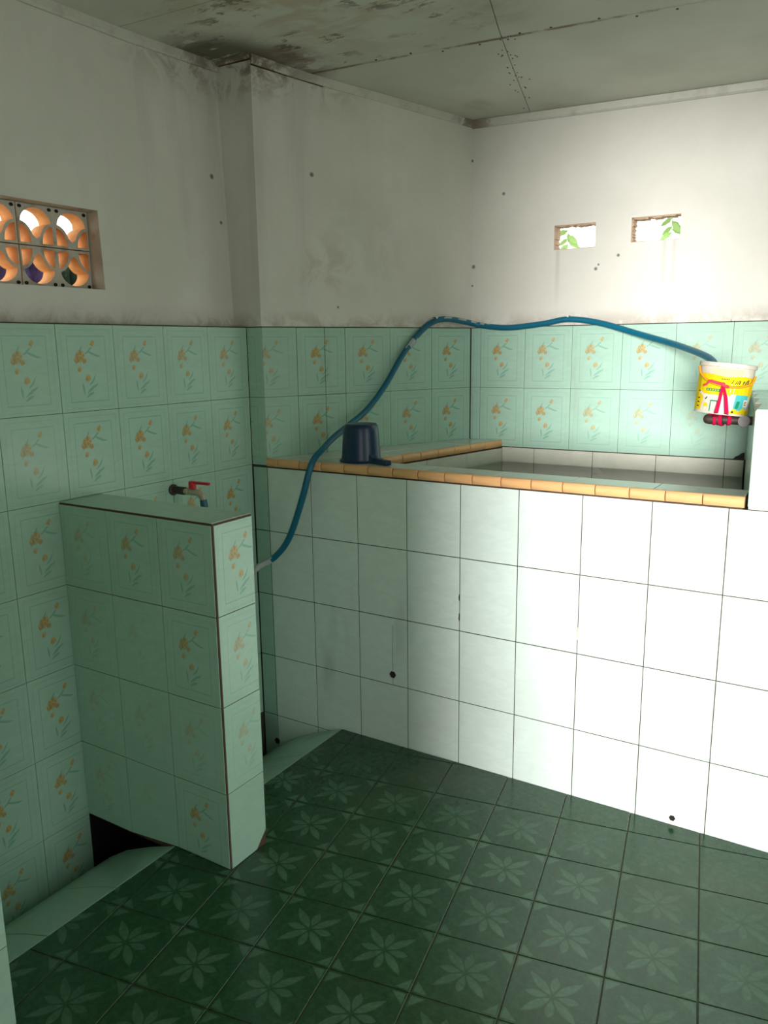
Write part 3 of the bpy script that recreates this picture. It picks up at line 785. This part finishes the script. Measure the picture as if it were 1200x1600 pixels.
# low pier at the right end of the basin
pier = empty('low_tiled_pier', (XR, 0, .98)); tag(pier, 'low mint tiled pier standing at the right end of the basin, brightly lit', 'pier')
m = MB(); PT_ = 1.242
m.prism([(XR+.0018, .0018, .979), (XR+.75, .0018, .979), (XR+.75, .94, .979), (side_x(.94)+.0018, .94, .979)], (0, 0, 1), PT_-.979-.0018); m.build('pier_core', M['wood'], pier)
FP = frame((XR, 0, 0), (1, 0, 0), (0, 0, 1))
for k in range(4): put_tile(pier, FP, .2*k, .985, rect(.002 if k == 0 else 0, 0, .2, .2535), M['mint'], 0, gap=.0018)
dS = Vector((XR2-XR, YR2, 0)); LS = dS.length; dS.normalize()
FS = frame((XR2, YR2, 0), tuple(-dS), (0, 0, 1))
for k in range(5):
    for z0, h in ((.985, .2535), (.735, .25)):
        x0 = LS-.2*(k+1); hi = .196 if k == 0 and z0 > .9 else .2
        put_tile(pier, FS, x0, z0, rect(max(0, .002-x0), 0, min(hi, LS-(inner_y if z0 < .9 else 0)-x0), h), M['mint_green'], 0)
FQ = frame((XR, 0, PT_), (1, 0, 0), tuple(dS))
for i in range(3):
    for j in range(4):
        put_tile(pier, FQ, .25*i, .25*j, rect(.002 if i == 0 else 0, .002 if j == 0 else 0, .25, min(.25, LS-.25*j-.004)), M['mint_green'], 0)

# ------------------------------------------------------------------ partitions
def partition(y0, label, bottom_plain=True):
    L, t, H = .6, .15, .984
    root = empty('partition_wall', (L/2, y0+t/2, FZ)); tag(root, label, 'partition')
    m = MB(); s = .0018
    m.prism([(s*0, y0+s, -.012), (.385, y0+s, -.012), (.385, y0+s, FZ), (L-s, y0+s, FZ), (L-s, y0+s, H-s), (0, y0+s, H-s)], (0, 1, 0), t-2*s)
    m.build('partition_core', M['grout_brown'], root)
    FA = frame((0, y0, 0), (1, 0, 0), (0, 0, 1)); FE = frame((L, y0, 0), (0, 1, 0), (0, 0, 1)); FB = frame((L, y0+t, 0), (-1, 0, 0), (0, 0, 1)); FTp = frame((0, y0, H), (1, 0, 0), (0, 1, 0))
    e = .0065
    fa = {(0, 4): .45, (1, 4): .8, (2, 4): .75, (0, 3): .45, (1, 3): .2, (2, 3): .85, (0, 2): .3, (1, 2): .3, (2, 2): .4, (0, 1): .35, (1, 1): .08, (2, 1): .85}
    for Fx, nm in ((FA, 'a'), (FB, 'b')):
        for c in range(3):
            for r in range(1, 5):
                y = ROWS[r]; x = .2*c
                p = rect(0, 0, .2 if (c < 2 or nm == 'b') else .2-.0035, .25 if r < 4 else H-y-e)
                if nm == 'b' and c == 0: p[0] = (.002, p[0][1]); p[3] = (.002, p[3][1])
                if r == 1:   # stops at the floor, hangs a little lower over the gutter
                    if nm == 'a': p = [(x+q[0], q[1]) for q in p]; lo = [(a-x, (.005 if a <= .386 else FZ+.016) if b < .1 else b) for a, b in p]; p = lo
                    else: p = [(a, .0237 if b < .1 else b) for a, b in p]
                put_tile(root, Fx, x, y, p, M['flower'], fa[(c, r)] if nm == 'a' else .6)
    ef = {4: 1, 3: .6, 2: .4, 1: 0}
    for r in range(1, 5):
        y = ROWS[r]; p = rect(.0055, 0, t, .25 if r < 4 else H-y-e)
        if r == 1: p = [(.0055, .0245), (.108, .0245), (.150, .068), (.150, .25), (.0055, .25)]
        put_tile(root, FE, 0, y, p, M['flower'] if r > 1 else M['mint_green'], ef[r])
    for c in range(3): put_tile(root, FTp, .2*c, 0, rect(0, .0015, .2 if c < 2 else .1985, t), M['mint_green'], 0)
    return root
partition(-.8405, 'low partition of faded flower tiles standing over the gutter in front of the tap')
partition(-1.631, 'near partition, only the edge of its tiled end showing at the lower left')
# closed box under the first partition, its deep shade put into black walls
m = MB(); m.box((.0, -.8380, -.268), (.384, -.8340+.10, -.268+.002)); m.box((.0, -.70, -.27), (.384, -.694, -.016)); m.box((.372, -.8385, -.27), (.384, -.694, -.016)); m.box((-.0015, -.8385, -.27), (.003, -.694, -.016))
m.build('gutter_tunnel', M['void'], floor)

# ------------------------------------------------------------------ hose
def catmull(P, n=8):
    P = [Vector(p) for p in P]; out = []
    for i in range(len(P)-1):
        a, b, c, d = P[max(i-1, 0)], P[i], P[i+1], P[min(i+2, len(P)-1)]
        for k in range(n):
            t = k/n; out.append(.5*((2*b)+(c-a)*t+(2*a-5*b+4*c-d)*t*t+(3*b-a-3*c+d)*t**3))
    out.append(P[-1]); return out
kn = Vector((math.sin(KA), -math.cos(KA), 0)); OFF = .0125
def onback(x, z): y = KY+(x-KX)*math.tan(KA); return (x+kn.x*OFF, y+kn.y*OFF, z)
hp = [(.142, -.400, .895), (.150, -.395, .80), (.155, -.34, .70), (.13, -.25, .63), (.100, -.15, .612), (.0955, -.095, .625), (.1427, -.06, .658), (.2002, -.045, .734), (.261, -.040, .8816), (.2880, -.0275, .984), (.2892, .004, 1.0255),
      (.2880, .055, 1.052), (.2803, .13, 1.083), (.2772, .24, 1.122), (.2719+.01, .36, 1.172), (.2991+.004, .46, 1.259), (.3320, .56, 1.385), (.362, .66, 1.4765), (.390, .718, 1.513), (.420, .775, 1.521), (.455, .86, 1.511),
      (.492, .9055, 1.4985), onback(.55, 1.489), onback(.6426, 1.4835), onback(.7811, 1.4956), onback(.8875, 1.5105), (1.017, .915, 1.4924), (1.175, .88, 1.448), (1.345, .77, 1.404), (1.478, .60, 1.366), (1.525, .52, 1.335)]
path = catmull(hp, 8)
m = MB(); nseg = len(path)
m.tube(path, .0115, 12)
hose = m.build('garden_hose', [M['hose'], M['hose_white']], smooth=True)
for p in hose.data.polygons:          # scuffed whitish stretches
    c = p.center
    if (.40 < c.x < .56 and c.y > .74 and c.z > 1.499 and math.sin(c.x*210) > -.2 and p.normal.z > .2) or (abs(c.z-1.425) < .014 and c.x < .36 and p.normal.x > .1) or (c.x < .135 and c.y < -.06 and c.z < .66 and c.y > -.2): p.material_index = 1
tag(hose, 'blue garden hose clipped along the wall, draped over the basin edge', 'hose')
# hose clips
def clip_thing(p, n, lab, loop=True):
    r = empty('hose_clip', tuple(p)); tag(r, lab, 'clip')
    n = Vector(n).normalized(); p = Vector(p)
    m = MB(); m.tube([p-n*.010, p+n*.014], .0022, 8); m.build('nail', M['steel'], r)
    m = MB(); m.lathe([(.0001, .004), (.005, .003), (.0055, 0), (.0055, -.002)], Matrix.Translation(p+n*.014) @ n.to_track_quat('Z', 'Y').to_matrix().to_4x4(), 10)
    m.build('clip_head', M['wood'], r)
nb = Vector((KY, -(KX-BX), 0)).normalized()
clip_thing(Vector((.377, .722, 1.527))+nb*.012, nb, 'pale nail clip holding the hose on the alcove side wall')
clip_thing(Vector((.8875, .929, 1.5235))+kn*.012, kn, 'pale nail clip above the hose in the middle of the back wall')
clip_thing(Vector((1.4996, .9443, 1.492))+kn*.010, kn, 'bare nail at the top of the tiles above the yellow pail')

# ------------------------------------------------------------------ tap on the left wall
tap = empty('water_tap', (0, -.403, .951)); tag(tap, 'wall tap with red lever and short blue hose sleeve on the left wall', 'tap')
ti = Matrix.Translation((0, -.403, .951)).inverted()
def part(m, name, mat, parent, inv, **k):
    return m.build(name, mat, parent, **k)
X = lambda x, z=.951: (x, -.403, z)
m = MB(); Rx = Matrix.Rotation(R(90), 4, 'Y')
m.lathe([(.0001, .0), (.019, .0), (.019, .006), (.0135, .009), (.0135, .056), (.0001, .056)], Matrix.Translation(X(0)) @ Rx, 14); part(m, 'pipe', M['iron'], tap, ti, smooth=True)
m = MB(); m.lathe([(.0001, 0), (.0095, 0), (.0095, .010), (.0125, .011), (.0125, .019), (.0085, .022), (.0085, .028), (.0115, .030), (.0115, .052), (.0001, .052)], Matrix.Translation(X(.056)) @ Rx, 12)
m.tube([X(.104), X(.122, .949), X(.133, .941), X(.138, .926)], [.0115, .0115, .011, .0095], 12); part(m, 'tap_body', M['brass'], tap, ti, smooth=True)
m = MB(); m.tube([X(.1375, .929), X(.1405, .912), X(.142, .895)], [.0115, .0125, .0125], 12); part(m, 'hose_sleeve', M['bluecap'], tap, ti, smooth=True)
m = MB(); m.lathe([(.0001, .030), (.010, .030), (.0125, .027), (.0125, .006), (.0001, .006)], Matrix.Translation(X(.092, .957)), 12)
m.prism([(.084, -.410, .979), (.168, -.409, .979), (.170, -.405, .979), (.170, -.401, .979), (.168, -.397, .979), (.084, -.396, .979)], (0, 0, 1), .0085); part(m, 'lever', M['red'], tap, ti, bevel=.0015)

# ------------------------------------------------------------------ dipper, upside down on the coping
dc = Vector((.424, .102, CZ+.001)); dip = empty('water_dipper', tuple(dc)); tag(dip, 'dark blue plastic water dipper upside down on the basin corner', 'dipper')
di = Matrix.Translation(dc).inverted()
m = MB(); TD = Matrix.Translation(dc)
m.lathe([(.0775, 0), (.0785, .003), (.0765, .006), (.0715, .0075), (.0695, .020), (.0640, .095), (.0620, .118), (.0590, .128), (.0540, .1325), (.047, .1335), (.0001, .1335)], TD, 48)
m.lathe([(.0775, 0), (.0690, .002), (.0675, .020), (.0600, .118), (.0001, .129)], TD, 48); part(m, 'body', M['dipper'], dip, di, smooth=True)
m = MB(); hd = Vector((.93, -.36, 0)).normalized(); hw = Vector((-hd.y, hd.x, 0))
def hp_(s, w, z): p = dc+hd*s+hw*w; return (p.x, p.y, dc.z+z)
secs = [(.058, .026, .002, .034), (.072, .022, .001, .022), (.095, .015, .000, .017), (.125, .0125, -.0, .016), (.132, .0110, .000, .015)]
secs = [(.060, .020, .003, .040), (.070, .018, .002, .026), (.082, .015, .001, .018), (.115, .0135, .0005, .0175), (.162, .0130, .0005, .0165)]
for (s0, w0, a0, b0), (s1, w1, a1, b1) in zip(secs, secs[1:]):
    A = [hp_(s0, -w0, a0), hp_(s0, w0, a0), hp_(s0, w0*.8, b0), hp_(s0, -w0*.8, b0)]; B = [hp_(s1, -w1, a1), hp_(s1, w1, a1), hp_(s1, w1*.8, b1), hp_(s1, -w1*.8, b1)]
    for k in range(4):
        j = (k+1) % 4; m.poly([A[k], A[j], B[j], B[k]])
s0, w0, a0, b0 = secs[-1]; m.poly([hp_(s0, -w0, a0), hp_(s0, w0, a0), hp_(s0, w0*.8, b0), hp_(s0, -w0*.8, b0)])
s0, w0, a0, b0 = secs[0]; m.poly([hp_(s0, -w0, a0), hp_(s0, w0, a0), hp_(s0, w0*.8, b0), hp_(s0, -w0*.8, b0)])
part(m, 'handle', M['dipper'], dip, di, bevel=.002)

# ------------------------------------------------------------------ capped pipe with the tied-up pail
PC = Vector((1.600, .300, 1.187))
pipe = empty('capped_pipe', (1.672, .30, 1.187)); tag(pipe, 'short black pipe with a steel end cap sticking out of the low pier', 'pipe'); pi_ = Matrix.Translation((1.672, .30, 1.187)).inverted()
m = MB(); m.tube([(1.535, .300, 1.1872), (1.5375, .300, 1.1872), (1.542, .300, 1.1872), (1.55, .300, 1.187), (1.572, .3, 1.187), (1.574, .3, 1.187), (1.590, .3, 1.187), (1.592, .3, 1.187), (1.640, .3, 1.186), (1.672, .3, 1.186)], [.004, .010, .0135, .0150, .0150, .0175, .0175, .0135, .0135, .0135], 16)
part(m, 'pipe_body', M['iron'], pipe, pi_, smooth=True)
cd = Vector((.16, -.98, .09)).normalized(); cp = Vector((1.648, .300, 1.184))
m = MB(); m.lathe([(.0001, -.01), (.0155, -.01), (.0165, .012), (.0170, .016), (.0165, .0175), (.0001, .0178)], Matrix.Translation(cp) @ cd.to_track_quat('Z', 'Y').to_matrix().to_4x4(), 24)
part(m, 'end_cap', M['steel'], pipe, pi_, smooth=True)

pb_ = Vector((1.580, .300, 1.2045)); pail = empty('paint_pail', tuple(pb_)); tag(pail, 'small yellow and white paint pail with orange handle hanging tilted on the pipe', 'pail')
lean = Matrix.Translation(pb_) @ Matrix.Rotation(R(5.5), 4, 'Y') @ Matrix.Rotation(R(-3), 4, 'X')
pinv = Matrix.Translation(pb_).inverted()
H, R0, R1 = .147, .0730, .0765
m = MB(); m.lathe([(.0001, .004), (R0-.003, .004), (R0, .0), (R0, .004), (R1-.001, H-.012), (R1+.003, H-.011), (R1+.003, H), (R1+.001, H+.001), (R1-.002, H), (R1-.003, H-.01), (R0-.002, .008), (.0001, .008)], lean, 56)
part(m, 'pail_body', M['pail'], pail, pinv, smooth=True)
# printed sleeve; s 0..1 across the side that faces the room, t 0..1 upwards
view = math.atan2(-2.56, .42)
def lab(s, t, off=.0):
    a = view+math.asin(max(-1, min(1, (s*2-1)*.985))); r = lerp(R0, R1, t)+.0006+off
    return lean @ Vector((r*math.cos(a), r*math.sin(a), .003+t*(H-.016)))
m = MB(); lm = ['ink_yellow', 'ink_dark', 'ink_teal', 'ink_green', 'ink_pale', 'ink_cream', 'pail']
def ink(pts, c, lay=1):
    n = len(pts); k = lm.index(c)
    xs_ = [p[0] for p in pts]; x0, x1 = min(xs_), max(xs_); st = max(1, int((x1-x0)/.07)+1)
    for i in range(st):
        a, b = lerp(x0, x1, i/st), lerp(x0, x1, (i+1)/st)
        q = clip(clip(list(pts), -1, 0, -a), 1, 0, b)
        if len(q) >= 3 and abs(area(q)) > 1e-6: m.poly([lab(s, t, .0004*lay) for s, t in q], k)
def ir(x0, y0, x1, y1, c, lay=1, sk=0): ink([(x0, y0), (x1, y0), (x1+sk, y1), (x0+sk, y1)], c, lay)
ink([(0, .40), (1, .40), (1, .82), (.80, .84), (.52, .80), (.25, .84), (0, .86)], 'ink_yellow')
ink([(0.0, .04), (.11, .04), (.15, .40), (0.0, .40)], 'ink_yellow')
ink([(.30, .80), (.75, .70), (.80, .98), (.22, .98)], 'ink_cream', .5)
ink([(.12, .03), (.50, .03), (.52, .38), (.25, .40), (.14, .22)], 'pail', 2)
ink([(.50, .03), (.60, .03), (.58, .42), (.52, .40)], 'ink_pale', 2)
ir(.17, .12, .24, .20, 'ink_yellow', 3); ir(.28, .03, .30, .26, 'ink_green', 3); ir(.28, .25, .43, .28, 'ink_green', 3, .0); ir(.40, .03, .43, .26, 'ink_green', 3)
ir(.18, .47, .44, .53, 'ink_green', 3)
for k in range(5): ir(.20+.045*k, .485, .222+.045*k, .515, 'ink_yellow', 4)
ir(.60, .14, .70, .44, 'ink_pale', 2, .03); ir(.71, .10, .93, .44, 'ink_teal', 2, .02); ir(.74, .14, .80, .30, 'ink_green', 3, .02); ir(.88, .18, .95, .34, 'pail', 3)
ink([(.90, .22), (.93, .22), (.93, .30), (.90, .30)], 'ink_dark', 4); ink([(.907, .235), (.923, .235), (.923, .285), (.907, .285)], 'pail', 5)
ink([(.57, .02), (1, .02), (1, .16), (.93, .10), (.90, .18), (.82, .08), (.72, .14), (.66, .04), (.60, .14)], 'ink_yellow', 3)
ir(.69, .04, .73, .08, 'ink_dark', 4)
for (a, b) in ((.60, .70), (.66, .72)): ir(a, .46, a+.012, .66, 'pail', 3, .01)
# small dark lettering of the brand line: the strokes that can be made out
for k in range(5): ir(.42+.030*k, .735, .434+.030*k, .765, 'ink_dark', 4, .006)
for x, h in ((.60, .09), (.665, .07), (.70, .09)): ink([(x, .66), (x+.012, .66), (x+.045, .66+h), (x+.033, .66+h)], 'ink_dark', 4)
ink([(.735, .67), (.75, .66), (.765, .74), (.75, .75)], 'ink_dark', 4); ir(.80, .67, .815, .75, 'ink_dark', 4, .02); ir(.84, .67, .855, .76, 'ink_dark', 4, .03); ir(.875, .63, .893, .655, 'ink_dark', 4); ir(.88, .68, .895, .78, 'ink_dark', 4, .01); ir(.80, .71, .86, .722, 'ink_dark', 4)
for k in range(3): ir(.055, .10+.09*k, .085, .13+.09*k, 'ink_dark', 3)
ink([(.06, .42), (.13, .36), (.16, .38), (.10, .46)], 'pail', 4); ink([(.13, .34), (.20, .27), (.22, .29), (.16, .38)], 'pail', 4); ink([(.185, .30), (.20, .27), (.225, .33), (.215, .34)], 'ink_dark', 5)
ink([(.05, .45), (.08, .43), (.09, .45), (.07, .47)], 'ink_dark', 5)
part(m, 'printed_sleeve', [M[k] for k in lm], pail, pinv)
m = MB()
def hl(s, t, off=.006): return lab(s, t, off)
hpnt = catmull([hl(.015, .98, .004), hl(.05, .86), hl(.12, .76), hl(.22, .675), hl(.36, .625, .008), hl(.52, .60, .009), hl(.68, .605, .008), hl(.83, .64), hl(.94, .72), hl(.985, .86, .004)], 4)
m.tube(hpnt, .0034, 8); part(m, 'bail_handle', M['handle'], pail, pinv, smooth=True)

# crimson rubber strap tying the handle to the pipe
str_ = empty('rubber_strap', (1.585, .22, 1.2)); tag(str_, 'crimson rubber strap tying the pail handle to the black pipe', 'strap'); si = Matrix.Translation((1.585, .22, 1.2)).inverted()
def ribbon(m, pts, w, nrm=(.2, -1, 0), th=.0016):
    n = Vector(nrm).normalized(); P = [Vector(p) for p in pts]
    for k in range(len(P)-1):
        t = (P[k+1]-P[k]).normalized(); s = t.cross(n).normalized(); w0, w1 = (w[k], w[k+1]) if isinstance(w, list) else (w, w)
        A = [P[k]-s*w0, P[k]+s*w0, P[k]+s*w0+n*th, P[k]-s*w0+n*th]; B = [P[k+1]-s*w1, P[k+1]+s*w1, P[k+1]+s*w1+n*th, P[k+1]-s*w1+n*th]
        for q in range(4):
            j = (q+1) % 4; m.poly([A[q], A[j], B[j], B[q]])
        m.poly(A); m.poly(B)
kn_ = hl(.465, .640, .014)
pf = lambda x, z, y=.281: Vector((x, y, z))
m = MB(); ribbon(m, [kn_, hl(.455, .30, .012), hl(.435, .02, .012), pf(1.5715, 1.196)], [.003, .0045, .006, .007])
ribbon(m, [kn_, hl(.545, .35, .013), hl(.60, .02, .013), pf(1.597, 1.196)], [.003, .005, .006, .007]); part(m, 'strap_band', M['strap'], str_, si)
m = MB(); Ry = Matrix.Rotation(R(90), 4, 'Y')
for x, r0, tl in ((1.566, .0170, .25), (1.587, .0190, -.2), (1.606, .0165, .35)):
    T = Matrix.Translation((x, .3, 1.187)) @ Matrix.Rotation(tl, 4, 'Z') @ Ry
    m.lathe([(r0-.002, -.006), (r0, -.005), (r0+.0012, 0), (r0, .005), (r0-.002, .006)], T, 20)
m.tube([(1.552, .292, 1.203), (1.575, .285, 1.206), (1.60, .288, 1.205), (1.635, .292, 1.203)], [.004, .0065, .006, .004], 8)
part(m, 'strap_wrap', M['strap'], str_, si, smooth=True)
m = MB()
for sgn, pts in ((1, [kn_, hl(.36, .665, .014), hl(.29, .685, .014), hl(.235, .685, .013)]), (-1, [kn_, hl(.47, .62, .016), hl(.53, .60, .015), hl(.56, .58, .014)])):
    m.tube(pts, [.0045, .0040, .0038, .003], 8)
m.tube([hl(.26, .68, .014), hl(.21, .60, .013), hl(.165, .575, .012)], [.0035, .003, .0025], 8); m.lathe([(.0001, -.006), (.0055, -.004), (.0065, 0), (.0055, .004), (.0001, .006)], Matrix.Translation(kn_), 10); m.lathe([(.0001, -.005), (.0045, -.003), (.0055, 0), (.0045, .003), (.0001, .005)], Matrix.Translation(hl(.53, .60, .015)), 10)
part(m, 'strap_knot', M['strap_pink'], str_, si, smooth=True)

# ------------------------------------------------------------------ outside: leaves beyond the vents, cloths beyond the breeze blocks
PLANT_A = (.668, 1.50, 1.930); PLANT_B = (1.133, 1.50, 1.945)
def sprig(name, p, lab_, seed, top_z):
    r = empty(name, tuple(p)); tag(r, lab_, 'plant'); inv = None; rd = random.Random(seed); p = Vector(p)
    top = Vector((p.x, p.y, top_z)); m = MB(); m.tube([p, p.lerp(top, .35)+Vector((.02, .01, 0)), p.lerp(top, .7)+Vector((-.012, 0, 0)), top], [.008, .006, .004, .0015], 6); part(m, 'stem', M['leaf'], r, inv)
    m = MB()
    for k in range(34):
        f = .25+.75*k/33; b = p.lerp(top, f)
        if k > 27: f = 1; b = top-Vector((0, 0, .012*(33-k)))
        a = k*2.4+rd.uniform(-.3, .3); d = Vector((math.cos(a), math.sin(a)*.6, rd.uniform(-.7, -.1))).normalized(); s = d.cross(Vector((0, 1, .2))).normalized(); L = rd.uniform(.055, .085)
        q = [b, b+d*L*.3+s*L*.17, b+d*L*.7+s*L*.14, b+d*L, b+d*L*.7-s*L*.14, b+d*L*.3-s*L*.17]; mid = b+d*L*.5+Vector((0, 0, .006))
        for i in range(6): m.poly([q[i], q[(i+1) % 6], mid])
    part(m, 'foliage', M['leaf'], r, inv)
# sight lines leave the camera through the vents going up-left; plants stand on the ground outside
sprig('leafy_plant', (PLANT_A[0], PLANT_A[1], -.32), 'pale green leafy shoot seen through the left vent', 3, PLANT_A[2])
sprig('leafy_plant', (PLANT_B[0], PLANT_B[1], -.32), 'pale green leafy shoot seen through the right vent', 8, PLANT_B[2])
def cloth(name, y, z, x, w, h, mat, lab_):
    m = MB(); n = 14
    for i in range(n):
        for j in range(8):
            def Q(i, j):
                u, v = i/n, j/8; return (x+.018*math.sin(u*19+v*3)+.008*math.sin(v*13), y+(u-.5)*w*(1-.12*v), z+v*h+.01*math.sin(u*9))
            m.poly([Q(i, j), Q(i+1, j), Q(i+1, j+1), Q(i, j+1)])
    o = m.build(name, mat, smooth=True); so = o.modifiers.new('thick', 'SOLIDIFY'); so.thickness = .004; tag(o, lab_, 'cloth')
cloth('hanging_cloth', -.630, 1.30, -.40, .25, .42, M['purple'], 'purple cloth hanging outside behind the breeze-block window')
cloth('hanging_cloth', -.432, 1.30, -.38, .14, .395, M['darkcloth'], 'dark green cloth in place of an unidentified object outside at the right end of the breeze-block window')  # cloth shape stands in for an unidentified dark green object
